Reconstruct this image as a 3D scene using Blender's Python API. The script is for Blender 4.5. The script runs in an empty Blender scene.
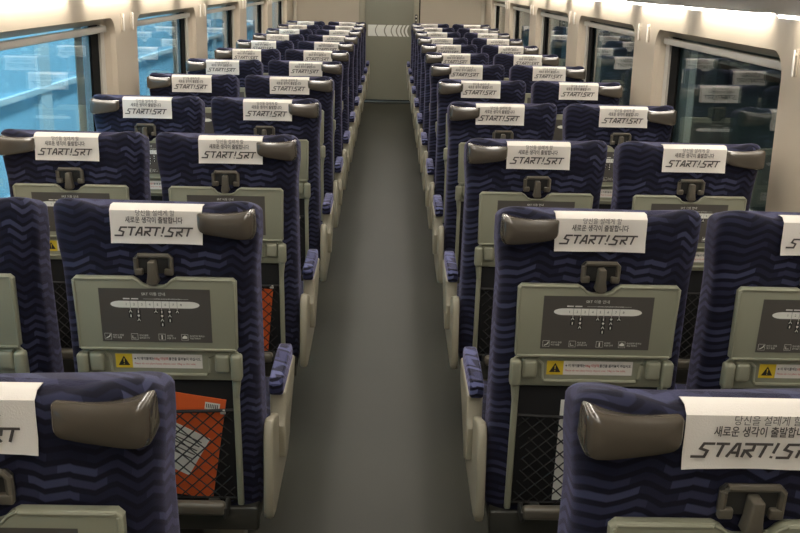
import bpy, bmesh, math, random
from mathutils import Vector, Matrix
random.seed(7)
SC = bpy.context.scene
COL = SC.collection
PI = math.pi

# ---------------------------------------------------------------- camera
CAMX, CAMZ = 0.0168, 1.494
PITCH, YAW, ROLL, FPX = 0.2733, 0.0144, 0.0218, 1016.56
cd = bpy.data.cameras.new('camera'); cam = bpy.data.objects.new('camera', cd); COL.objects.link(cam)
cp, sp = math.cos(PITCH), math.sin(PITCH); cy_, sy_ = math.cos(YAW), math.sin(YAW); cr, sr = math.cos(ROLL), math.sin(ROLL)
F = Vector((cp*sy_, cp*cy_, -sp)); U = Vector((sp*sy_, sp*cy_, cp)); Rt = Vector((cy_, -sy_, 0))
R2 = Rt*cr + U*sr; U2 = U*cr - Rt*sr
cam.matrix_world = Matrix(((R2.x, U2.x, -F.x, CAMX), (R2.y, U2.y, -F.y, 0), (R2.z, U2.z, -F.z, CAMZ), (0, 0, 0, 1)))
cd.sensor_width = 36; cd.lens = FPX/800*36; cd.clip_start = 0.02; cd.clip_end = 60
SC.camera = cam
# ---------------------------------------------------------------- world / exposure
w = bpy.data.worlds.new('world'); SC.world = w; w.use_nodes = True
w.node_tree.nodes['Background'].inputs[0].default_value = (0.02, 0.025, 0.03, 1)
w.node_tree.nodes['Background'].inputs[1].default_value = 0.3
SC.view_settings.view_transform = 'Standard'; SC.view_settings.look = 'None'
SC.view_settings.exposure = 0.12; SC.view_settings.gamma = 1; SC.view_settings.use_curve_mapping = False
CEIL_E, STRIP_E = 13.5, 15.0
WARM = (1.0, 0.925, 0.83)

def area(name, loc, rot, sx, sy, power, color):
    l = bpy.data.lights.new(name, 'AREA'); l.shape = 'RECTANGLE'; l.size = sx; l.size_y = sy; l.energy = power; l.color = color
    o = bpy.data.objects.new(name, l); COL.objects.link(o); o.location = loc; o.rotation_euler = rot; return o
# platform lighting outside the left windows, and a weak tunnel light on the right
area('platform_light', (-1.75, 14, 2.9), (0, math.radians(42), 0), 0.4, 34, 1150, (0.80, 0.93, 1.0))
area('tunnel_light', (1.7, 14, 2.7), (0, math.radians(-40), 0), 0.3, 34, 70, (0.8, 1.0, 0.95))

# ---------------------------------------------------------------- materials
def nodes(name):
    m = bpy.data.materials.new(name); m.use_nodes = True
    return m, m.node_tree, m.node_tree.nodes['Principled BSDF']
def mat(name, col, rough=.5, metal=0, bump=0, bscale=200, coat=0, sheen=0, var=0, vscale=4, spec=.5):
    m, nt, b = nodes(name)
    b.inputs['Base Color'].default_value = (*col, 1); b.inputs['Roughness'].default_value = rough
    b.inputs['Metallic'].default_value = metal; b.inputs['Coat Weight'].default_value = coat
    b.inputs['Coat Roughness'].default_value = .03
    b.inputs['Specular IOR Level'].default_value = spec
    b.inputs['Sheen Weight'].default_value = sheen
    tc = nt.nodes.new('ShaderNodeTexCoord')
    n = nt.nodes.new('ShaderNodeTexNoise'); n.inputs['Scale'].default_value = vscale; n.inputs['Detail'].default_value = 4
    nt.links.new(tc.outputs['Object'], n.inputs['Vector'])
    mx = nt.nodes.new('ShaderNodeMix'); mx.data_type = 'RGBA'
    mx.inputs[6].default_value = (*[c*(1-var) for c in col], 1); mx.inputs[7].default_value = (*[min(1, c*(1+var)) for c in col], 1)
    nt.links.new(n.outputs['Fac'], mx.inputs[0]); nt.links.new(mx.outputs[2], b.inputs['Base Color'])
    if bump:
        n2 = nt.nodes.new('ShaderNodeTexNoise'); n2.inputs['Scale'].default_value = bscale
        nt.links.new(tc.outputs['Object'], n2.inputs['Vector'])
        bp = nt.nodes.new('ShaderNodeBump'); bp.inputs['Strength'].default_value = bump; bp.inputs['Distance'].default_value = .002
        nt.links.new(n2.outputs['Fac'], bp.inputs['Height']); nt.links.new(bp.outputs[0], b.inputs['Normal'])
    return m
def emis(name, col, s):
    m = bpy.data.materials.new(name); m.use_nodes = True; nt = m.node_tree; nt.nodes.clear()
    e = nt.nodes.new('ShaderNodeEmission'); e.inputs[0].default_value = (*col, 1); e.inputs[1].default_value = s
    o = nt.nodes.new('ShaderNodeOutputMaterial'); nt.links.new(e.outputs[0], o.inputs[0]); return m

def fabric_mat(name='navy_wave_fabric', k=1.0, sh=1.0):
    m, nt, b = nodes(name)
    N, L = nt.nodes.new, nt.links.new
    def mth(op, a, bb=None, c=None):
        n = N('ShaderNodeMath'); n.operation = op
        for i, v in enumerate((a, bb, c)):
            if v is None: continue
            if isinstance(v, (int, float)): n.inputs[i].default_value = v
            else: L(v, n.inputs[i])
        return n.outputs[0]
    tc = N('ShaderNodeTexCoord'); sx = N('ShaderNodeSeparateXYZ'); L(tc.outputs['Object'], sx.inputs[0])
    # coordinate running round the seat (x across the back, y along its sides), height on z
    u = mth('ADD', sx.outputs[0], mth('MULTIPLY', sx.outputs[1], 0.9))
    wn = N('ShaderNodeTexNoise'); wn.inputs['Scale'].default_value = 9; L(tc.outputs['Object'], wn.inputs['Vector'])
    u = mth('ADD', u, mth('MULTIPLY', mth('SUBTRACT', wn.outputs['Fac'], .5), .012))
    z1 = mth('PINGPONG', u, .030)                      # zigzag
    z2 = mth('MULTIPLY', mth('PINGPONG', mth('ADD', u, .017), .047), .16)
    v = mth('ADD', mth('ADD', sx.outputs[2], mth('MULTIPLY', z1, .36)), z2)
    v = mth('ADD', v, mth('MULTIPLY', sx.outputs[1], .32))
    vs = mth('DIVIDE', v, .0185)
    row = mth('FLOOR', vs); fr = mth('FRACT', vs)
    # stripe mask in each row
    st = N('ShaderNodeMapRange'); st.interpolation_type = 'SMOOTHSTEP'
    L(mth('ABSOLUTE', mth('SUBTRACT', fr, .5)), st.inputs[0]); st.inputs[1].default_value = .36; st.inputs[2].default_value = .20
    # broken cells: brightness changes along each stripe, stepping at the zigzag folds
    cell = mth('FLOOR', mth('DIVIDE', mth('ADD', u, mth('MULTIPLY', row, .013)), .048))
    cmb = N('ShaderNodeCombineXYZ'); L(cell, cmb.inputs[0]); L(row, cmb.inputs[1])
    wh = N('ShaderNodeTexWhiteNoise'); wh.noise_dimensions = '2D'; L(cmb.outputs[0], wh.inputs['Vector'])
    r2 = N('ShaderNodeValToRGB'); e = r2.color_ramp.elements
    e[0].position = 0; e[0].color = (.008, .009, .024, 1); e[1].position = 1; e[1].color = (.050, .056, .112, 1)
    x = e.new(.45); x.color = (.020, .022, .052, 1)
    for q in e: q.color = (*[min(1, c*k) for c in q.color[:3]], 1)
    L(wh.outputs['Value'], r2.inputs[0])
    mx = N('ShaderNodeMix'); mx.data_type = 'RGBA'; mx.inputs[6].default_value = (.005, .005, .014, 1)
    L(st.outputs[0], mx.inputs[0]); L(r2.outputs[0], mx.inputs[7]); L(mx.outputs[2], b.inputs['Base Color'])
    b.inputs['Roughness'].default_value = .8; b.inputs['Specular IOR Level'].default_value = .25
    b.inputs['Sheen Weight'].default_value = .22*sh; b.inputs['Sheen Roughness'].default_value = .4
    b.inputs['Sheen Tint'].default_value = (.6, .58, .95, 1)
    nz = N('ShaderNodeTexNoise'); nz.inputs['Scale'].default_value = 900; L(tc.outputs['Object'], nz.inputs['Vector'])
    bp = N('ShaderNodeBump'); bp.inputs['Strength'].default_value = .35; bp.inputs['Distance'].default_value = .001
    L(nz.outputs['Fac'], bp.inputs['Height']); L(bp.outputs[0], b.inputs['Normal'])
    return m
def glass_mat():
    m = bpy.data.materials.new('window_glass'); m.use_nodes = True; nt = m.node_tree; nt.nodes.clear()
    t = nt.nodes.new('ShaderNodeBsdfTransparent'); t.inputs[0].default_value = (.80, .88, .90, 1)
    g = nt.nodes.new('ShaderNodeBsdfGlossy'); g.inputs[0].default_value = (1, 1, 1, 1); g.inputs['Roughness'].default_value = 0.0
    f = nt.nodes.new('ShaderNodeFresnel'); pass
    ge = nt.nodes.new('ShaderNodeNewGeometry'); mr = nt.nodes.new('ShaderNodeMapRange')
    mr.inputs[3].default_value = 1.5; mr.inputs[4].default_value = 1/1.5
    nt.links.new(ge.outputs['Backfacing'], mr.inputs[0]); nt.links.new(mr.outputs[0], f.inputs[0])
    mx = nt.nodes.new('ShaderNodeMixShader'); o = nt.nodes.new('ShaderNodeOutputMaterial')
    nt.links.new(f.outputs[0], mx.inputs[0]); nt.links.new(t.outputs[0], mx.inputs[1]); nt.links.new(g.outputs[0], mx.inputs[2]); nt.links.new(mx.outputs[0], o.inputs[0])
    return m
M = dict(
    fabric=fabric_mat(), toplit_fab=fabric_mat('toplit_wave_fabric', 3.0, 2.0), glass=glass_mat(),  # armrest pads: lighter copy of the seat fabric, top-lit look put into its colour
    tray=mat('sage_plastic', (.30, .305, .225), .42, bump=.05, bscale=600, var=.04),
    tray2=mat('sage_plastic_inset', (.215, .23, .15), .5, bump=.05, bscale=600, var=.04),
    bronze=mat('bronze_plastic', (.072, .061, .047), .22, coat=.9, var=.05),
    latch=mat('latch_plastic', (.12, .108, .085), .35, var=.05),
    cream=mat('cream_plastic', (.36, .335, .255), .4, var=.04),
    dark=mat('charcoal_plastic', (.03, .03, .028), .5),
    black=mat('black_liner', (.008, .008, .009), .8),
    net=mat('black_cord', (.012, .012, .013), .6),
    base=mat('dark_grey_metal', (.045, .045, .038), .45, var=.1),
    paper=mat('white_nonwoven', (.80, .76, .70), .9, bump=.25, bscale=500, var=.02),
    ink=mat('grey_ink', (.085, .075, .07), .7),
    stick=mat('grey_sticker', (.095, .088, .078), .45),
    swhite=mat('sticker_white', (.85, .85, .78), .5),
    sdark=mat('sticker_black', (.02, .02, .02), .5),
    yellow=mat('warning_yellow', (.75, .55, .04), .5),
    red=mat('sticker_red', (.55, .06, .04), .5),
    orange=mat('orange_cover', (.75, .13, .03), .45),
    wall=mat('beige_wall_panel', (.50, .43, .335), .36, var=.03, vscale=2),
    trim=mat('cream_trim', (.58, .54, .45), .35),
    rubber=mat('black_gasket', (.006, .006, .006), .9, spec=.1),
    refl_grey=mat('grey_reflection', (.16, .18, .17), .5),
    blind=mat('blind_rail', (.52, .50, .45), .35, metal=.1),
    white=mat('white_plastic', (.75, .72, .66), .3),
    ceil=mat('ceiling_panel', (.62, .57, .49), .5),
    rack=mat('rack_grey', (.55, .52, .47), .45),
    door=mat('frosted_door_glass', (.27, .265, .205), .28, var=.03),
    endw=mat('end_wall_panel', (.50, .44, .345), .45, var=.03),
    platform=mat('platform_blue', (.30, .60, .76), .6, var=.15, vscale=.7),
    platform2=mat('platform_pale', (.50, .68, .74), .5, var=.1),
    pfloor=mat('platform_paving', (.35, .42, .45), .6, var=.1),
    tunnel=mat('tunnel_concrete', (.16, .19, .17), .8, var=.3, vscale=2),
    lamp=emis('lamp_diffuser', WARM, CEIL_E), strip=emis('strip_diffuser', WARM, STRIP_E),
    spot=emis('spot_led', (1, .95, .85), 160.0), body=mat('car_body', (.3, .3, .3), .5),
)
def floor_mat():
    m = mat('aisle_vinyl', (.033, .034, .025), .5, spec=.28, bump=.15, bscale=700, var=.18, vscale=2.2)
    return m
M['floor'] = floor_mat()

# ---------------------------------------------------------------- mesh helpers
class MB:
    def __init__(s): s.bm = bmesh.new(); s.mats = []
    def mi(s, m):
        m = M[m] if isinstance(m, str) else m
        if m not in s.mats: s.mats.append(m)
        return s.mats.index(m)
    def _mark(s, faces, m):
        i = s.mi(m)
        for f in faces: f.material_index = i
    def box(s, x0, x1, y0, y1, z0, z1, m, r=0, seg=3, rot=None):
        t = bmesh.new()
        bmesh.ops.create_cube(t, size=1)
        for v in t.verts: v.co = Vector(((x0+x1)/2+v.co.x*(x1-x0), (y0+y1)/2+v.co.y*(y1-y0), (z0+z1)/2+v.co.z*(z1-z0)))
        if r: bmesh.ops.bevel(t, geom=t.edges[:]+t.verts[:], offset=r, segments=seg, profile=.5, affect='EDGES')
        if rot: bmesh.ops.rotate(t, verts=t.verts, cent=rot[0], matrix=Matrix.Rotation(rot[1], 3, rot[2]))
        s.merge(t, m)
    def merge(s, t, m):
        me = bpy.data.meshes.new('t'); i = s.mi(m)
        for f in t.faces: f.material_index = i
        t.to_mesh(me); t.free(); s.bm.from_mesh(me); bpy.data.meshes.remove(me)
    def prism(s, pts, y0, y1, m, r=0, seg=2, axis='y'):
        """polygon in x,z (or y,z for axis x) extruded from y0 to y1"""
        t = bmesh.new()
        P = (lambda a, b, c: (a, c, b)) if axis == 'y' else ((lambda a, b, c: (c, a, b)) if axis == 'x' else (lambda a, b, c: (a, b, c)))
        A = [t.verts.new(P(a, b, y0)) for a, b in pts]; B = [t.verts.new(P(a, b, y1)) for a, b in pts]
        t.faces.new(A); t.faces.new(B[::-1]); n = len(pts)
        for i in range(n): t.faces.new((A[(i+1) % n], A[i], B[i], B[(i+1) % n]))
        bmesh.ops.recalc_face_normals(t, faces=t.faces)
        if r:
            ed = [e for e in t.edges if e.calc_face_angle(0) > .9]
            bmesh.ops.bevel(t, geom=ed, offset=r, segments=seg, profile=.5, affect='EDGES')
        s.merge(t, m)
    def quad(s, a, b, c, d, m):
        f = s.bm.faces.new([s.bm.verts.new(p) for p in (a, b, c, d)]); f.material_index = s.mi(m); return f
    def flat(s, pts, y, m):
        f = s.bm.faces.new([s.bm.verts.new((a, y, b)) for a, b in pts]); f.material_index = s.mi(m)
        f.normal_update()
        if f.normal.y > 0: f.normal_flip()
    def loft(s, rings, m, cap=True):
        i = s.mi(m); prev = None
        vr = [[s.bm.verts.new(p) for p in r] for r in rings]
        for a, b in zip(vr, vr[1:]):
            n = len(a)
            for k in range(n): s.bm.faces.new((a[k], a[(k+1) % n], b[(k+1) % n], b[k])).material_index = i
        if cap:
            s.bm.faces.new(vr[0][::-1]).material_index = i; s.bm.faces.new(vr[-1]).material_index = i
    def tube(s, pts, r, m, n=6):
        rings = []
        pts = [Vector(p) for p in pts]
        for k, p in enumerate(pts):
            d = (pts[min(k+1, len(pts)-1)]-pts[max(k-1, 0)]).normalized()
            a = d.cross(Vector((0, 0, 1)) if abs(d.z) < .9 else Vector((1, 0, 0))).normalized(); b = d.cross(a)
            rings.append([p+a*math.cos(2*PI*j/n)*r+b*math.sin(2*PI*j/n)*r for j in range(n)])
        s.loft(rings, m)
    def text(s, body, x, y, z, size, m, align='CENTER', bold=0, shear=0, sx=1, flip=1):
        cu = bpy.data.curves.new('t', 'FONT'); cu.body = body; cu.size = size; cu.align_x = align; cu.align_y = 'CENTER'
        cu.offset = bold*size; cu.shear = shear; cu.resolution_u = 2
        ob = bpy.data.objects.new('t', cu); COL.objects.link(ob)
        bpy.context.view_layer.update()
        me = bpy.data.meshes.new_from_object(ob.evaluated_get(bpy.context.evaluated_depsgraph_get()))
        bpy.data.objects.remove(ob); bpy.data.curves.remove(cu)
        i = s.mi(m)
        n0 = len(s.bm.faces); nv = len(s.bm.verts)
        s.bm.from_mesh(me); bpy.data.meshes.remove(me)
        s.bm.verts.ensure_lookup_table(); s.bm.faces.ensure_lookup_table()
        for v in s.bm.verts[nv:]: v.co = Vector((x+v.co.x*sx, y, z+v.co.y))
        for f in s.bm.faces[n0:]: f.material_index = i
    def stroke(s, pts, wd, y, m):
        """thick polyline on a plane of constant y"""
        i = s.mi(m)
        P = [Vector((a, b)) for a, b in pts]; L = []
        for k, p in enumerate(P):
            d1 = (p-P[k-1]).normalized() if k else (P[1]-P[0]).normalized()
            d2 = (P[k+1]-p).normalized() if k < len(P)-1 else d1
            n = Vector((-(d1+d2).y, (d1+d2).x)).normalized()
            c = max(.45, n.dot(Vector((-d1.y, d1.x))))
            L.append((p+n*wd/2/c, p-n*wd/2/c))
        vs = [(s.bm.verts.new((a.x, y, a.y)), s.bm.verts.new((b.x, y, b.y))) for a, b in L]
        for (a, b), (c, d) in zip(vs, vs[1:]): s.bm.faces.new((a, c, d, b)).material_index = i
    def mesh(s, name, fn=None, smooth=True, flipfix=True):
        if fn:
            for v in s.bm.verts: v.co = Vector(fn(*v.co))
        me = bpy.data.meshes.new(name); s.bm.to_mesh(me); s.bm.free()
        for m in s.mats: me.materials.append(m)
        if smooth:
            for p in me.polygons: p.use_smooth = True
            me.set_sharp_from_angle(angle=math.radians(38))
        return me
def link(name, me, parent=None, loc=None):
    o = bpy.data.objects.new(name, me); COL.objects.link(o)
    if parent: o.parent = parent
    if loc: o.location = loc
    return o
def tag(o, label=None, cat=None, group=None, kind=None):
    if label: o['label'] = label
    if cat: o['category'] = cat
    if group: o['group'] = group
    if kind: o['kind'] = kind
    return o
def empty(name, loc, rz=0):
    o = bpy.data.objects.new(name, None); COL.objects.link(o); o.location = loc; o.rotation_euler = (0, 0, rz); o.empty_display_size = .1; return o
def copy_tree(o, parent=None):
    c = o.copy(); COL.objects.link(c)
    if parent: c.parent = parent
    for ch in list(o.children): copy_tree(ch, c)
    return c

# ---------------------------------------------------------------- room shell
Y0R, Y1R = -1.7, 13.1
WX = 1.2            # wall plane
P = .96; YR1 = 2.0288
WN = 3.10; WF = 4.63; WZ0, WZ1 = .70, 1.315
b = MB(); b.box(-1.34, 1.34, Y0R, Y1R+.2, -.08, 0, 'floor'); tag(link('floor', b.mesh('floor', smooth=False)), kind='structure')
b = MB(); b.box(-1.34, 1.34, Y0R, Y1R+.2, 2.12, 2.2, 'ceil'); tag(link('ceiling', b.mesh('ceiling', smooth=False)), kind='structure')

def rrect(a0, a1, b0, b1, r, n=8):
    pts = []
    for cx, cz, t0 in ((a1-r, b1-r, 0), (a0+r, b1-r, 90), (a0+r, b0+r, 180), (a1-r, b0+r, 270)):
        for k in range(n+1):
            t = math.radians(t0+90*k/n); pts.append((cx+r*math.cos(t), cz+r*math.sin(t)))
    return pts
wins = [(WN+1.92*k, WF+1.92*k) for k in range(-2, 5)]
for side, sn in (('left', -1), ('right', 1)):
    bm = bmesh.new()
    def loop(pts, x):
        vs = [bm.verts.new((x, a, c)) for a, c in pts]
        return [bm.edges.new((vs[i], vs[(i+1) % len(vs)])) for i in range(len(vs))], vs
    edges, _ = loop([(Y0R, 0), (Y1R, 0), (Y1R, 2.12), (Y0R, 2.12)], sn*WX)
    holes = []
    for a, c in wins:
        e, vs = loop(rrect(a, c, WZ0, WZ1, .085), sn*WX); edges += e; holes.append(vs)
    bmesh.ops.triangle_fill(bm, use_beauty=True, edges=edges, normal=(-sn, 0, 0))
    # reveals, splayed outwards
    for (a, c), vs in zip(wins, holes):
        inn = [bm.verts.new((sn*(WX+.022), v.co.y+(.006 if v.co.y < (a+c)/2 else -.006), v.co.z+(.005 if v.co.z < 1 else -.005))) for v in vs]
        inn2 = [bm.verts.new((sn*(WX+.062), q[0], q[1])) for q in rrect(a+.035, c-.035, WZ0+.03, WZ1-.03, .06)]
        for A, B in ((vs, inn), (inn, inn2)):
            for i in range(len(A)):
                j = (i+1) % len(A); bm.faces.new((A[i], A[j], B[j], B[i]))
    bmesh.ops.recalc_face_normals(bm, faces=bm.faces)
    me = bpy.data.meshes.new('wall'); bm.to_mesh(me); bm.free(); me.materials.append(M['wall'])
    o = link('wall_'+side, me); tag(o, kind='structure')
    # outer body skin round the windows
    b = MB()
    for z0, z1 in ((0, WZ0+.02), (WZ1-.02, 2.12)): b.box(min(sn*1.30, sn*1.34), max(sn*1.30, sn*1.34), Y0R, Y1R, z0, z1, 'body')
    for (a, c), nx in zip([(None, Y0R)]+wins, wins+[(Y1R, None)]):
        b.box(min(sn*1.30, sn*1.34), max(sn*1.30, sn*1.34), c-(.0 if a is None else .03), nx[0]+(.03 if nx[1] else 0), WZ0+.02, WZ1-.02, 'body')
    tag(link('trim_%d' % (1 if sn < 0 else 2), b.mesh('skin', smooth=False)), kind='structure')
    for k, (a, c) in enumerate(wins):
        n = k+1+(0 if sn < 0 else 7)
        b = MB(); X0, X1 = sorted((sn*1.264, sn*1.270)); b.box(X0, X1, a+.03, c-.03, WZ0+.02, WZ1-.02, 'glass')
        wo = tag(link('window_%d' % n, b.mesh('window_pane', smooth=False)), kind='structure')
        # frame: gasket (black) and pale channels at both ends
        b = MB()
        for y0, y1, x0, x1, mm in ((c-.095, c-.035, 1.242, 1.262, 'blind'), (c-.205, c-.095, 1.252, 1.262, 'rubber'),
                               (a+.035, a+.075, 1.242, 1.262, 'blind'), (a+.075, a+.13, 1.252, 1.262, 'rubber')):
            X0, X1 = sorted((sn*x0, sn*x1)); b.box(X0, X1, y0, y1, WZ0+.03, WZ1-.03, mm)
        for y0, y1, mm in (((c-.33, c-.20, 'refl_grey'), (c-.42, c-.33, 'blind')) if sn > 0 else ((c-.37, c-.27, 'blind'),)):  # solid strips behind the pane, drawn in place of reflections in the double glazing
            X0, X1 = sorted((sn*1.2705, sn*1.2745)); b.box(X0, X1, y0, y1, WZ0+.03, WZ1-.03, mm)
        X0, X1 = sorted((sn*1.25, sn*1.262)); b.box(X0, X1, a+.035, c-.035, WZ0+.03, WZ0+.06, 'blind')
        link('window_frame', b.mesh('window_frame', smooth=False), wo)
        b = MB(); X0, X1 = sorted((sn*1.225, sn*1.248))
        b.box(X0, X1, a+.05, c-.05, WZ1-.062, WZ1-.034, 'blind', .005)
        link('blind_rail', b.mesh('blind_rail'), wo)

# end wall with the sliding door
b = MB(); b.box(-1.34, -.375, Y1R, Y1R+.1, 0, 2.12, 'endw'); b.box(.39, 1.34, Y1R, Y1R+.1, 0, 2.12, 'endw'); b.box(-.375, .39, Y1R, Y1R+.1, 1.95, 2.12, 'endw')
tag(link('wall_back', b.mesh('wall', smooth=False)), kind='structure')
b = MB(); b.box(-1.34, 1.34, Y0R-.1, Y0R, 0, 2.12, 'endw'); tag(link('wall_front', b.mesh('wall', smooth=False)), kind='structure')
b = MB(); b.box(-.30, .31, Y1R+.03, Y1R+.06, .03, 1.95, 'door', .003)
dr = tag(link('door_1', b.mesh('door')), kind='structure')
b = MB()
x = -.262
for k, (ww, gg) in enumerate(((.115, .012), (.10, .016), (.07, .014), (.05, .016), (.038, .018), (.026, .02), (.026, .02))):
    n = 8; z0, z1 = .825, .965
    bow = -.028
    L_ = [(x+(bow*math.sin(PI*t/n) if k else 0), z0+(z1-z0)*t/n) for t in range(n+1)]
    R_ = [(x+ww+bow*math.sin(PI*t/n), z0+(z1-z0)*t/n) for t in range(n+1)]
    for t in range(n):
        b.flat([L_[t], R_[t], R_[t+1], L_[t+1]], Y1R+.0285, 'swhite')
    x += ww+gg
link('etched_band', b.mesh('etched_band', smooth=False), dr)
b = MB(); b.box(-.375, -.30, Y1R-.02, Y1R+.06, 0, 1.95, 'cream', .006); link('door_jamb', b.mesh('jamb'), dr)
b = MB(); b.box(.31, .375, Y1R-.02, Y1R+.06, 0, 1.95, 'cream', .006); b.box(.375, .39, Y1R-.005, Y1R+.06, 0, 1.95, 'rubber'); link('door_jamb', b.mesh('jamb'), dr)
b = MB(); b.box(.325, .355, Y1R-.03, Y1R-.018, 1.0, 1.10, 'dark', .004); b.box(.331, .349, Y1R-.034, Y1R-.028, 1.065, 1.085, 'white', .002); b.box(.331, .349, Y1R-.034, Y1R-.028, 1.02, 1.04, 'white', .002)
link('door_switch', b.mesh('switch'), dr)
b = MB(); b.box(-.30, .31, Y1R-.10, Y1R+.03, .0, .012, 'base', .004); link('door_sill', b.mesh('sill'), dr)
b = MB()
b.box(-1.198, -1.155, Y1R-.03, Y1R+.0, 0, 2.1, 'trim', .006); b.box(1.155, 1.198, Y1R-.03, Y1R, 0, 2.1, 'trim', .006)
tag(link('trim_3', b.mesh('corner_trim')), kind='structure')
for i, sn in ((0, -1), (1, 1)):
    b = MB(); X0, X1 = sorted((sn*1.15, sn*1.199)); b.box(X0, X1, Y0R, Y1R-.03, 0, .16, 'base', .006)
    tag(link('baseboard_'+('left', 'right')[i], b.mesh('baseboard')), kind='structure')

# outside: platform at the left, tunnel at the right
b = MB(); b.box(-2.75, -2.65, -6, 34, -1, 3.2, 'platform')
for k in range(-2, 12):
    b.box(-2.65, -2.62, k*2.6, k*2.6+.25, -1, 3.2, 'platform2'); b.box(-2.65, -2.61, k*2.6, k*2.6+2.6, .62, .66, 'platform2')
tag(link('wall_platform', b.mesh('wall_platform', smooth=False)), kind='structure')
b = MB(); b.box(-2.65, -1.55, -6, 34, -.3, -.1, 'pfloor'); tag(link('floor_platform', b.mesh('pf', smooth=False)), kind='structure')
b = MB(); b.box(2.6, 2.8, -6, 34, -1, 3.2, 'tunnel')
for k in range(-2, 13): b.box(2.5, 2.6, k*2.6, k*2.6+.25, -1, 3.2, 'tunnel')
b.tube([(2.55, -6, .95), (2.55, 34, .95)], .04, 'dark'); b.tube([(2.55, -6, 1.1), (2.55, 34, 1.1)], .03, 'base')
tag(link('wall_tunnel', b.mesh('wall_tunnel', smooth=False)), kind='structure')

# ---------------------------------------------------------------- racks, lamps
ordn = ['nearest', 'second', 'third', 'fourth', 'fifth', 'sixth', 'seventh', 'eighth', 'ninth', 'tenth', 'eleventh', 'twelfth', 'farthest']
for sn, nm in ((-1, 'left'), (1, 'right')):
    b = MB()
    prof = [(1.125, 1.430), (.93, 1.60), (.80, 1.63), (.80, 1.66), (.94, 1.635), (1.135, 1.475), (1.198, 1.475), (1.198, 1.45), (1.13, 1.45)]
    prof = [(sn*a, c) for a, c in prof]
    b.prism(prof, Y0R+.02, Y1R-.03, 'rack')
    tag(link('luggage_rack', b.mesh('rack')), 'long grey overhead luggage rack running along the %s wall' % nm, 'luggage rack')
    for k in range(-2, 11):
        y0 = 3.22+.96*k; y1 = y0+.74
        if y1 > Y1R-.05: break
        t = empty('rack_light', (sn*1.162, (y0+y1)/2, 1.420))
        which = 'over the %s wall windows' % nm
        b = MB(); b.box(-.030, .030, -(y1-y0)/2, (y1-y0)/2, -.004, .004, 'strip', .002); link('light_diffuser', b.mesh('diffuser'), t)
        b = MB(); b.box(-.035, .035, -(y1-y0)/2-.015, (y1-y0)/2+.015, .005, .018, 'white', .002); link('light_housing', b.mesh('housing'), t)
        tag(t, 'warm white strip light %s, %s from the camera end' % (which, ordn[k+2]), 'light', 'strip lights along the %s rack' % nm)
pr = None
for sx in (-.42, .42):
    for k in range(-1, 7):
        if pr is None:
            pr = t = empty('ceiling_light', (0, 0, 0))
            b = MB(); b.box(-.05, .05, -.80, .80, -.012, 0, 'lamp', .004); link('light_diffuser', b.mesh('d'), t)
            b = MB(); b.box(-.065, .065, -.82, .82, 0, .02, 'white', .004); link('light_housing', b.mesh('h'), t)
        else: t = copy_tree(pr)
        t.location = (sx, .8+1.8*k, 2.10)
        tag(t, 'long warm white ceiling light panel above the %s seats, %s from the camera end' % ('left' if sx < 0 else 'right', ordn[k+1]), 'light', 'ceiling lights on the %s' % ('left' if sx < 0 else 'right'))
pr = None
for k in range(-1, 9):
    for dx in (-.12, .12):
        if pr is None:
            pr = t = empty('downlight', (0, 0, 0))
            b = MB(); b.tube([(0, 0, -.006), (0, 0, 0)], .022, 'spot', 16); link('lamp_lens', b.mesh('l'), t)
            b = MB(); b.tube([(0, 0, -.003), (0, 0, .008)], .032, 'white', 20); link('lamp_ring', b.mesh('h'), t)
        else: t = copy_tree(pr)
        t.location = (dx, .4+1.44*k, 2.112)
        tag(t, 'small round ceiling downlight on the %s of the aisle, %s from the camera end' % ('left' if dx < 0 else 'right', ordn[k+1]), 'light', 'small downlights over the aisle')
# coat hooks, two on each window pillar
hp = None
for sn, nm in ((-1, 'left'), (1, 'right')):
    for k in range(-1, 5):
        yp = (WN+WF)/2+1.92*k-.96
        for q, dy in enumerate((-.085, .085)):
            b = MB()
            if hp is None:
                b.box(-.004, .0, -.007, .007, -.040, .040, 'wall', .0015)
                b.box(-.014, -.008, -.004, .004, -.040, .038, 'white', .003)
                b.box(-.010, -.002, -.0035, .0035, .020, .028, 'wall', .001)
                hp = b.mesh('coat_hook')
            o = link('coat_hook', hp, loc=(sn*(WX-.0005), yp+dy, 1.29)); o.rotation_euler = (0, 0, 0 if sn > 0 else PI)
            tag(o, 'small white coat hook on %s wall, %s pillar from camera, %s one' % (nm, ordn[k+1], ('nearer', 'farther')[q]), 'hook', 'coat hooks on window pillars')

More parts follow.
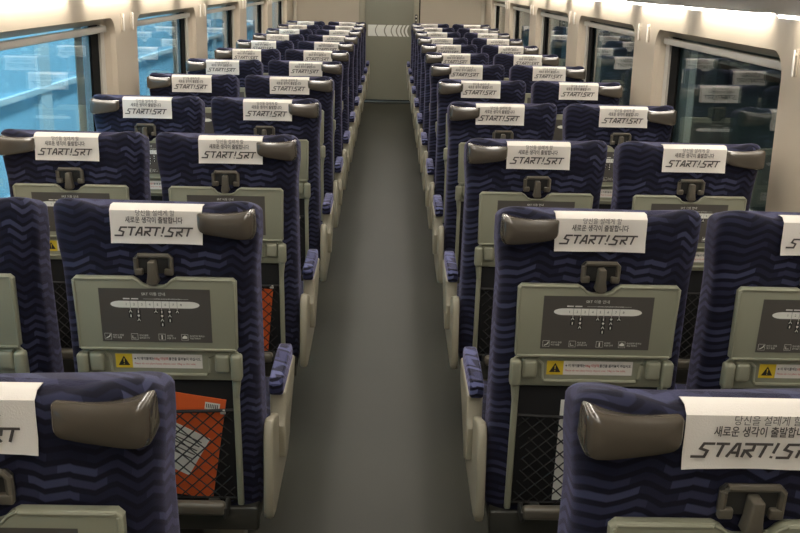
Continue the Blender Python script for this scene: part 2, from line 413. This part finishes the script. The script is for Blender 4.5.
# ---------------------------------------------------------------- seats
HT = 1.05; HW = .207; TH = .125; TILT = .12
def shear(x, y, z): return (x, y+(HT-z)*TILT, z)
def backrest_mesh():
    b = MB(); N = 72; rings = []
    zs = [(.30, .012), (.305, .004), (.32, 0)]+[(.32+(1.028-.32)*i/22, 0) for i in range(1, 23)]+[(1.036, .0025), (1.043, .007), (1.0475, .012), (1.0495, .019), (1.0505, .029)]
    for z, ins in zs:
        r = []
        for k in range(N):
            a = 2*PI*k/N; c, s_ = math.cos(a), math.sin(a)
            n = 6.0
            ux = math.copysign(abs(c)**(2/n), c); uy = math.copysign(abs(s_)**(2/n), s_)
            f_ = min(1, max(0, (z-.88)/.10)); f_ = f_*f_*(3-2*f_); g_ = min(1, max(0, (z-.55)/.33)); hw = .208*(1-g_)+.206*g_ + .008*f_ - .004*max(0, (.5-z)/.2) - ins
            th = TH/2
            x = ux*hw; y = th+uy*(th-ins)
            # wings: thicker bolsters toward the front at the sides, shallow dish in front
            if uy > 0:
                e = abs(ux)**3
                y += uy*(.028*e - .012)*(1 if ins < .02 else .4)
                x += math.copysign(.006*max(0, uy-.2), ux)*e
            else:
                # softly rounded rear corners
                y += .020*abs(ux)**8 if ins < .03 else 0
            q_ = min(1, max(0, (abs(x)-.096)/.085)); bump = .0155*q_*q_*(3-2*q_) - .0135 - max(0, y-.03)*.30
            zz = z+bump*min(1, max(0, (z-.95)/.1))**1.5
            r.append((x, y, zz))
        rings.append(r)
    b.loft(rings, 'fabric')
    return b.mesh('backrest', shear)
def logo_strokes(b, cx, cz, W, H, y, m):
    """START! SRT drawn with cut italic strokes"""
    G = {
        'S': (1.55, [[(1.55, 1), (.62, 1), (.40, .62), (1.02, .45), (.86, .0), (-.30, 0)]]),
        's': (1.28, [[(1.55, 1), (.62, 1), (.40, .62), (1.02, .45), (.86, .0), (-.20, 0)]]),
        'T': (.98, [[(-.02, 1), (1.12, 1)], [(.58, .92), (.30, 0)]]),
        'A': (1.0, [[(-.05, 0), (.62, 1), (.86, 1), (.86, 0)], [(.30, .34), (.86, .34)]]),
        'R': (1.12, [[(.12, .0), (.30, .6)], [(.16, 1), (1.02, 1), (.94, .55), (.34, .50), (.98, 0)]]),
        'r': (1.45, [[(.12, .0), (.30, .6)], [(.16, 1), (1.02, 1), (.94, .55), (.34, .50), (.84, 0)]]),
        'E': (1.2, [[(-.10, 1), (1.30, 1)], [(.72, .92), (.42, 0)]]),
        '!': (.55, [[(.42, 1.12), (.16, .32)], [(.08, .12), (.04, -.04)]]),
    }
    seq = 'STARE!sRE'
    tot = sum(G[c][0]+.12 for c in seq)
    sc = W/tot; x = cx-W/2
    for c in seq:
        adv, ss = G[c]
        for pl in ss:
            b.stroke([(x+(a+.10*q)*sc, cz+(q-.5)*H) for a, q in pl], H*.20, y, m)
        x += (adv+.12)*sc
def cover_mesh(v=0):
    b = MB(); rnd = random.Random(v)
    prof = [(.127, .955), (.126, .995), (.120, 1.012), (.085, 1.0265), (.03, 1.0430), (.010, 1.0430), (-.0035, 1.034), (-.0055, 1.01), (-.0065, .985), (-.009, .964)]
    W = .094; n = 10; rows = []
    ph = rnd.random()*6
    for j, (d, z) in enumerate(prof):
        r = []
        for i in range(n+1):
            x = -W+2*W*i/n
            r.append(b.bm.verts.new((x, d-.0015*math.sin(i*.9+ph)*(1 if j > 6 else .0)*(j-6)/3-(.003 if (i in (0, n) and j > 8) else 0), z)))
        rows.append(r)
    for a, c in zip(rows, rows[1:]):
        for i in range(n): b.bm.faces.new((a[i], c[i], c[i+1], a[i+1])).material_index = b.mi('paper')
    bmesh.ops.recalc_face_normals(b.bm, faces=b.bm.faces)
    bmesh.ops.solidify(b.bm, geom=b.bm.faces[:], thickness=.0012)
    ty = -.0108
    b.text('당신을 설레게 할', 0, ty, 1.0300, .0140, 'ink', sx=.82)
    b.text('새로운 생각이 출발합니다', -.003, ty, 1.0150, .0150, 'ink', bold=.02, sx=.73)
    logo_strokes(b, -.003, .9905, .156, .0180, ty-.0004, 'ink')
    return b.mesh('headrest_cover', shear, smooth=True)
def grip_mesh(s):
    b = MB()
    # outer end tall, inner end lower, rounded corners
    key = [(.0935, 1.031, .006), (.150, 1.0295, .03), (.185, 1.033, .02), (.2095, 1.037, .012), (.2110, .976, .014), (.185, .973, .02), (.135, .981, .03), (.0935, .989, .016)]
    pts = []; n = len(key)
    for i, (x, z, r) in enumerate(key):
        p = Vector((x, z)); a = Vector(key[i-1][:2])-p; c = Vector(key[(i+1) % n][:2])-p
        ra = min(r, a.length*.45); rc = min(r, c.length*.45); A = p+a.normalized()*ra; C = p+c.normalized()*rc
        for k in range(5):
            u = k/4; pts.append(A*(1-u)**2+p*2*u*(1-u)+C*u*u)
    med = lambda p: Vector((min(.180, max(.124, p.x)), 1.0085-.0*p.x))
    b = MB(); rings = [[(s*p.x, .035, p.y) for p in pts], [(s*p.x, -.002, p.y) for p in pts]]
    for k in range(1, 11):
        t = (k/10)**1.6*.97; yy = -.002-.010*(1-(1-min(1, k/10))**2.2); wk = min(1, k/3)
        rings.append([(s*q.x, yy-wk*.012*max(0, (1.038-q.y)/.06)**.8, q.y) for q in (p.lerp(med(p), t) for p in pts)])
    b.loft(rings, 'bronze'); bmesh.ops.recalc_face_normals(b.bm, faces=b.bm.faces)
    return b.mesh('grip_handle', shear)
def tray_mesh():
    b = MB()
    z0, z1, hw = .724, .892, .170
    out = [(-hw+.008, z0), (hw-.008, z0), (hw-.002, z0+.006), (hw+.001, z1-.008), (hw-.007, z1)]
    notch = [(.045, z1), (.034, z1-.006), (.026, z1-.015), (.016, z1-.019), (-.016, z1-.019), (-.026, z1-.015), (-.034, z1-.006), (-.045, z1)]
    out = out+notch+[(-hw+.007, z1), (-hw-.001, z1-.008), (-hw+.002, z0+.006)]
    b.prism(out, -.022, -.004, 'tray', .0035, 3)
    # raised rim line and bottom lip
    b.box(-hw+.006, hw-.006, -.026, -.020, z0+.001, z0+.007, 'tray', .002)
    b.box(-hw+.002, -hw+.0065, -.0245, -.020, z0+.004, z1-.008, 'tray', .0018)
    b.box(hw-.0065, hw-.002, -.0245, -.020, z0+.004, z1-.008, 'tray', .0018)
    b.box(-hw+.006, -.046, -.0245, -.020, z1-.006, z1-.0015, 'tray', .0018)
    b.box(.046, hw-.006, -.0245, -.020, z1-.006, z1-.0015, 'tray', .0018)
    # rim that follows the finger notch
    b.tube([(a, -.0215, c-.002) for a, c in notch], .0028, 'tray', 6)
    return b.mesh('tray_table', shear)
def sticker_mesh():
    b = MB(); y = -.0232
    b.flat([(-.116, .745), (.116, .745), (.116, .868), (-.116, .868)], y, 'stick')
    y -= .0003
    b.text('SRT 이용 안내', -.002, y, .8555, .0085, 'swhite')
    cz = .832; hw = .085; hh = .0078
    pill = []
    for k in range(13):
        t = -PI/2+PI*k/12; pill.append((hw-.014+.022*math.cos(t)*1.0, cz+hh*math.sin(t)))
    pill = pill+[(-a, c) for a, c in pill[::-1]]
    b.flat(pill, y, 'swhite')
    for k in range(8):
        xx = -.060+.0163*k
        b.text(str(k+1), xx, y-.0003, cz, .0075, 'ink')
        if k < 7: b.flat([(xx+.0080, cz-hh), (xx+.0086, cz-hh), (xx+.0086, cz+hh), (xx+.0080, cz+hh)], y-.0003, 'stick')
    b.flat([(-.066, .8435), (-.052, .8435), (-.052, .8462), (-.066, .8462)], y, 'swhite'); b.flat([(-.049, .8435), (-.034, .8435), (-.034, .8462), (-.049, .8462)], y, 'swhite')
    b.text('KTX 타는 곳 안내 및 열차 이용 안내 정보', .026, y, .8448, .0032, 'swhite')
    b.flat([(-.024, .8445), (.070, .8445), (.070, .8450), (-.024, .8450)], y, 'swhite')
    for c, n in ((0, 2), (1, 3), (3, 1), (4, 4), (5, 3), (6, 1)):
        xx = -.052+.0163*c+(.004 if c == 3 else 0)
        b.flat([(xx-.0004, .820), (xx+.0004, .820), (xx+.0004, .824), (xx-.0004, .824)], y, 'swhite')
        for q in range(n):
            zc = .8155-.0098*q
            b.flat([(xx-.0046, zc-.0044), (xx+.0046, zc-.0044), (xx+.0046, zc+.0044), (xx-.0046, zc+.0044)], y-.0002, 'sdark')
            yy = y-.0005
            if (c+q) % 3 == 0: b.stroke([(xx-.003, zc-.002), (xx, zc+.003), (xx+.003, zc-.002)], .0014, yy, 'swhite')
            elif (c+q) % 3 == 1: b.flat([(xx-.0012, zc-.003), (xx+.0012, zc-.003), (xx+.0012, zc+.003), (xx-.0012, zc+.003)], yy, 'swhite')
            else: b.flat([(xx-.003, zc+.001), (xx, zc-.003), (xx+.003, zc+.001), (xx+.0015, zc+.003), (xx-.0015, zc+.003)], yy, 'swhite')
    for k, (a, t1, t2) in enumerate(((-.104, '비상시 창문', '깨고 탈출'), (-.048, '차내 흡연', '금지입니다'), (.010, '승무원', '호출 안내'), (.058, '휴대전화 통화는', '객실 밖에서'))):
        b.flat([(a-.0072, .7500), (a+.0072, .7500), (a+.0072, .7645), (a-.0072, .7645)], y, 'swhite')
        b.flat([(a-.0066, .7506), (a+.0066, .7506), (a+.0066, .7639), (a-.0066, .7639)], y-.0002, 'stick')
        if k == 0: b.stroke([(a-.004, .753), (a+.003, .757), (a+.005, .762)], .002, y-.0004, 'swhite')
        if k == 1: b.stroke([(a-.004, .760), (a-.004, .754), (a+.003, .754)], .0012, y-.0004, 'swhite')
        if k == 2: b.flat([(a-.0013, .752), (a+.0013, .752), (a+.0013, .762), (a-.0013, .762)], y-.0004, 'swhite')
        if k == 3: b.flat([(a-.005, .754), (a+.005, .754), (a+.005, .759), (a, .762), (a-.005, .758)], y-.0004, 'swhite')
        b.text(t1, a+.010, y, .7600, .0048, 'swhite', align='LEFT'); b.text(t2, a+.010, y, .7545, .0048, 'swhite', align='LEFT')
    return b.mesh('information_sticker', shear, smooth=False)
def hinge_mesh():
    b = MB()
    # lower body with the raised frame that fits under the folded tray
    b.prism([(-.164, .650), (.164, .650), (.168, .656), (.168, .716), (.162, .722), (-.162, .722), (-.168, .716), (-.168, .656)], -.012, -.002, 'tray', .003, 2)
    b.tube([(-.150, -.0135, .716), (-.118, -.0135, .715), (-.108, -.0135, .706), (-.106, -.0135, .672), (-.100, -.0135, .664), (.100, -.0135, .664), (.106, -.0135, .672), (.108, -.0135, .706), (.118, -.0135, .715), (.150, -.0135, .716)], .0045, 'tray', 8)
    for s in (-1, 1):
        x0, x1 = sorted((s*.118, s*.150)); b.box(x0, x1, -.026, -.008, .672, .716, 'tray', .008, 4)
        x0, x1 = sorted((s*.152, s*.176)); b.box(x0, x1, -.030, -.002, .655, .716, 'tray', .007, 4)
        b.prism([(s*.158, .66), (s*.172, .66), (s*.166, .61), (s*.158, .61)], -.020, -.004, 'tray', .003)
    return b.mesh('tray_hinge', shear)
def warn_mesh():
    b = MB(); y = -.0128
    b.flat([(-.096, .679), (.090, .679), (.090, .7125), (-.096, .7125)], y, 'paper')
    b.flat([(-.096, .679), (-.060, .679), (-.060, .7125), (-.096, .7125)], y-.0003, 'yellow')
    b.flat([(-.0905, .685), (-.0655, .685), (-.078, .7075)], y-.0006, 'sdark')
    b.flat([(-.0788, .692), (-.0772, .692), (-.0768, .701), (-.0792, .701)], y-.0009, 'yellow'); b.flat([(-.079, .6875), (-.077, .6875), (-.077, .6895), (-.079, .6895)], y-.0009, 'yellow')
    b.text('※ 이 테이블에는', -.056, y-.0003, .7010, .0080, 'sdark', align='LEFT', bold=.02, sx=.8)
    b.text('10kg 이상의', -.014, y-.0003, .7010, .0080, 'red', align='LEFT', bold=.02, sx=.8)
    b.text('물건을 올려놓지 마십시오.', .018, y-.0003, .7010, .0080, 'sdark', align='LEFT', bold=.02, sx=.8)
    b.text('Please do not place heavy objects over 10kg on the table.', -.056, y-.0003, .6895, .0066, 'red', align='LEFT', sx=.86)
    return b.mesh('warning_sticker', shear, smooth=False)
def latch_mesh():
    b = MB()
    b.prism([(-.033, .898), (.033, .898), (.040, .904), (.040, .934), (.033, .941), (-.033, .941), (-.040, .934), (-.040, .904)], -.008, -.001, 'dark', .002)
    pts = [(-.036, .900), (-.036, .932), (-.031, .938), (.031, .938), (.036, .932), (.036, .900)]
    b.tube([(a, -.010, c) for a, c in pts], .0055, 'latch', 8)
    b.box(-.040, -.022, -.016, -.004, .895, .910, 'latch', .003); b.box(.022, .040, -.016, -.004, .895, .910, 'latch', .003)
    return b.mesh('tray_latch', shear)
def knob_mesh():
    b = MB(); b.prism([(-.0075, .930), (.0075, .930), (.009, .900), (.012, .884), (.008, .878), (-.008, .878), (-.012, .884), (-.009, .900)], -.034, -.008, 'latch', .003, 3)
    return b.mesh('latch_knob', shear)
def liner_mesh():
    b = MB(); b.box(-.150, .150, -.0015, .004, .335, .655, 'black', .001); return b.mesh('pocket_liner', shear)
def rail_mesh(s):
    b = MB(); x0, x1 = sorted((s*.152, s*.166)); b.box(x0, x1, -.014, -.001, .328, .652, 'tray', .004, 3)
    return b.mesh('pocket_rail', shear)
def net_mesh():
    b = MB(); x0, x1, z0, z1 = -.150, .150, .345, .575
    def bulge(x, z): return -.006-.012*math.cos(x/.15*PI/2)*(.35+.65*(z-z0)/(z1-z0))
    n = 9; dx = (x1-x0)/n; slope = 1.0
    for sg in (-1, 1):
        for k in range(-n, 2*n):
            xs = x0+dx*k; pts = []
            for j in range(9):
                t = j/8; z = z0+(z1-z0)*t; x = xs+sg*(z-z0)/slope
                if x0-1e-6 <= x <= x1+1e-6: pts.append((x, bulge(x, z), z))
            if len(pts) > 1: b.tube(pts, .0017, 'net', 4)
    b.tube([(x0+(x1-x0)*t/10, bulge(x0+(x1-x0)*t/10, z1)-.001, z1) for t in range(11)], .004, 'net', 6)
    b.tube([(x0+(x1-x0)*t/10, -.006, z0) for t in range(11)], .003, 'net', 6)
    b.box(.122, .134, -.013, -.008, .566, .578, 'blind', .002)
    return b.mesh('pocket_net', shear)
def foot_mesh():
    b = MB(); b.box(-.130, .130, -.062, -.034, .325, .358, 'latch', .010, 4)
    for s in (-1, 1):
        x0, x1 = sorted((s*.085, s*.11)); b.box(x0, x1, -.040, .03, .325, .345, 'base', .004)
        x0, x1 = sorted((s*.124, s*.134)); b.box(x0, x1, -.058, .01, .318, .346, 'dark', .004)
    return b.mesh('footrest', shear)
def cushion_mesh():
    b = MB(); b.box(-.203, .203, .20, .66, .28, .42, 'fabric', .035, 5); return b.mesh('seat_cushion')
def base_mesh():
    b = MB(); b.box(-.195, .195, .10, .62, .255, .30, 'base', .01, 2)
    b.box(-.198, .198, .082, .12, .258, .318, 'base', .006)
    return b.mesh('base_frame')
def leg_mesh():
    b = MB(); b.box(-.045, .045, .20, .50, .02, .26, 'base', .015); b.box(-.09, .09, .10, .56, 0.0, .03, 'cream', .008)
    for q in (-1, 1):
        x0, x1 = sorted((q*.085, q*.150)); b.box(x0, x1, .17, .24, .0, .262, 'cream', .012)
    return b.mesh('pedestal')
def panel_mesh(s):
    pts = [(.085, .52), (.075, .50), (.060, .32), (.075, .295), (.12, .285), (.40, .30), (.47, .33), (.49, .38), (.47, .43), (.38, .47), (.20, .50), (.115, .53), (.095, .53)]
    b = MB(); b.prism(pts, s*.212, s*.234, 'cream', .007, 3, axis='x'); return b.mesh('side_panel')
def arm_mesh(s, c=False):
    x0, x1 = (.212, .250) if not c else (.212, .247)
    pts = [(.215, .550), (.41, .560), (.445, .560), (.452, .540), (.43, .500), (.36, .46), (.27, .40), (.235, .375), (.205, .385), (.198, .47), (.212, .49)]
    b = MB(); b.prism(pts, s*x0, s*x1, 'cream', .006, 3, axis='x')
    if c: b.box(*sorted((s*(x0+.004), s*(x1-.004))), .10, .24, .30, .50, 'cream', .006)
    return b.mesh('armrest')
def pad_mesh(s, c=False):
    x0, x1 = (.211, .251) if not c else (.211, .248)
    pts = [(.190, .552), (.188, .582), (.20, .594), (.38, .602), (.42, .598), (.436, .580), (.430, .556), (.41, .552), (.21, .550)]
    b = MB(); b.prism(pts, s*(x0+.001), s*(x1-.005), 'toplit_fab', .007, 3, axis='x'); return b.mesh('armrest_pad')
ME = dict(back=backrest_mesh(), tray=tray_mesh(), stick=sticker_mesh(), hinge=hinge_mesh(), warn=warn_mesh(), latch=latch_mesh(), knob=knob_mesh(),
          liner=liner_mesh(), net=net_mesh(), foot=foot_mesh(), cush=cushion_mesh(), base=base_mesh(), leg=leg_mesh())
for s in (-1, 1):
    ME['grip', s] = grip_mesh(s); ME['rail', s] = rail_mesh(s); ME['panel', s] = panel_mesh(s)
    ME['arm', s, False] = arm_mesh(s); ME['pad', s, False] = pad_mesh(s); ME['arm', s, True] = arm_mesh(s, True); ME['pad', s, True] = pad_mesh(s, True)
def make_seat(s, aisle):
    t = empty('train_seat', (0, 0, 0))
    link('backrest', ME['back'], t); link('seat_cushion', ME['cush'], t)
    link('grip_handle', ME['grip', s], t)['label'] = 'glossy bronze plastic grip'
    tr = link('tray_table', ME['tray'], t); tr['label'] = 'folded sage green tray table'
    link('information_sticker', ME['stick'], tr)
    h = link('tray_hinge', ME['hinge'], t); link('warning_sticker', ME['warn'], h)['label'] = 'yellow and white warning sticker'
    l = link('tray_latch', ME['latch'], t); link('latch_knob', ME['knob'], l)
    link('pocket_liner', ME['liner'], t)
    link('pocket_net', ME['net'], t)['label'] = 'black diamond net pocket'
    for q in (-1, 1): link('pocket_rail', ME['rail', q], t)
    link('footrest', ME['foot'], t); link('base_frame', ME['base'], t); link('pedestal', ME['leg'], t)
    link('side_panel', ME['panel', s], t)
    a = link('armrest', ME['arm', s, False], t); link('armrest_pad', ME['pad', s, False], a)
    if aisle:
        a = link('armrest', ME['arm', -s, True], t); link('armrest_pad', ME['pad', -s, True], a)
    return t
protos = {}
covers = [cover_mesh(v) for v in range(3)]
rows_n = ['nearest', 'second', 'third', 'fourth', 'fifth', 'sixth', 'seventh', 'eighth', 'ninth', 'tenth', 'eleventh', 'last']
SEATS = {}
CJ = {(0, 'left', True): -.028, (0, 'right', True): .012, (1, 'left', True): 0, (1, 'right', True): .003, (2, 'left', True): .007, (2, 'right', True): .009,
      (3, 'left', True): .003, (3, 'right', True): -.005, (1, 'right', False): 0, (2, 'right', False): 0, (3, 'right', False): .003, (2, 'left', False): -.002, (3, 'left', False): .012}
for n in range(12):
    Y = YR1+P*(n-1)+(.030 if n == 0 else 0)
    rn = '%s row from the camera' % rows_n[n] if n < 11 else 'farthest row by the end wall'
    for side, sx in (('left', -1), ('right', 1)):
        for aisle in (True, False):
            cx = sx*(.4650 if aisle else .9270)
            s = -sx if aisle else sx        # side of grip and outer armrest
            key = (s, aisle)
            if key not in protos: protos[key] = t = make_seat(s, aisle)
            else: t = copy_tree(protos[key])
            z_ = (-.017 if side == 'left' else -.022) if n == 0 else 0
            jy = random.uniform(-.006, .006) if n > 1 else 0
            t.location = (cx, Y+jy, z_)
            kind = 'aisle' if aisle else 'window'
            tag(t, 'navy zigzag %s seat on the %s of the aisle, %s' % (kind, side, rn), 'train seat', 'train seats in paired rows')
            c = link('headrest_cover', covers[(n+(aisle)+(side == 'left')) % 3])
            j = CJ.get((n, side, aisle), random.uniform(-.005, .005))
            c.location = (sx*(.4545 if aisle else .9270)+j, Y+jy, z_)
            tag(c, 'white printed cover on the %s %s seat, %s' % (side, kind, rn), 'headrest cover', 'printed covers over the seat tops')
            SEATS[n, side, aisle] = (cx, Y+jy)

# ---------------------------------------------------------------- things in the seat pockets
def booklet(loc, w_, h_, rot, m, label, barcode=True, name='booklet', cat='booklet'):
    """leans in the pocket between the liner and the net; x,z are centre of its lower edge"""
    b = MB()
    b.box(-w_/2, w_/2, -.0045, -.002, 0, h_, m, .0006)
    if barcode:
        b.flat([(w_/2-.045, h_-.030), (w_/2-.012, h_-.030), (w_/2-.012, h_-.012), (w_/2-.045, h_-.012)], -.0048, 'swhite')
        for k in range(7): b.flat([(w_/2-.042+.004*k, h_-.026), (w_/2-.0402+.004*k, h_-.026), (w_/2-.0402+.004*k, h_-.016), (w_/2-.042+.004*k, h_-.016)], -.0051, 'sdark')
    cx, cyy, x, z = loc
    ca, sa = math.cos(rot), math.sin(rot)
    me = b.mesh(name, lambda X, Yv, Z: shear(x+X*ca+Z*sa, Yv, z-X*sa+Z*ca), smooth=False)
    o = link(name, me, loc=(cx, cyy, 0)); tag(o, label, cat); return o
def at(n, side, aisle, x, z): c = SEATS[n, side, aisle]; return (c[0], c[1], x, z)
booklet(at(1, 'left', True, .020, .352), .150, .262, .16, 'orange', 'orange booklet in the net pocket of the left aisle seat in the second row')
def leaflet(loc, w_, h_, rot, label):
    b = MB(); b.box(-w_/2, w_/2, -.0066, -.0052, 0, h_, 'swhite', .0004)
    for k in range(5): b.flat([(-w_/2+.01, h_-.02-.012*k), (w_/2-.012, h_-.02-.012*k), (w_/2-.012, h_-.017-.012*k), (-w_/2+.01, h_-.017-.012*k)], -.0069, 'ink')
    cx, cyy, x, z = loc; ca, sa = math.cos(rot), math.sin(rot)
    me = b.mesh('leaflet', lambda X, Yv, Z: shear(x+X*ca+Z*sa, Yv, z-X*sa+Z*ca), smooth=False)
    o = link('leaflet', me, loc=(cx, cyy, 0)); tag(o, label, 'leaflet')
leaflet(at(1, 'left', True, -.005, .43), .11, .11, .5, 'white leaflet over the orange booklet in the left second row pocket')
booklet(at(2, 'left', True, .050, .352), .120, .215, .10, 'orange', 'orange booklet in the net pocket of the left aisle seat in the third row', False)
leaflet(at(1, 'right', True, .018, .352), .150, .262, .0, 'white leaflet in the net pocket of the right aisle seat in the second row')
booklet(at(1, 'right', False, .0, .36), .21, .285, .0, 'orange', 'orange booklet under the tray of the right window seat in the second row', False)
leaflet(at(2, 'right', False, -.08, .40), .11, .20, .03, 'white leaflet in the pocket of the right window seat in the third row')
leaflet(at(2, 'right', True, .06, .36), .10, .20, -.05, 'white leaflet in the pocket of the right aisle seat in the third row')
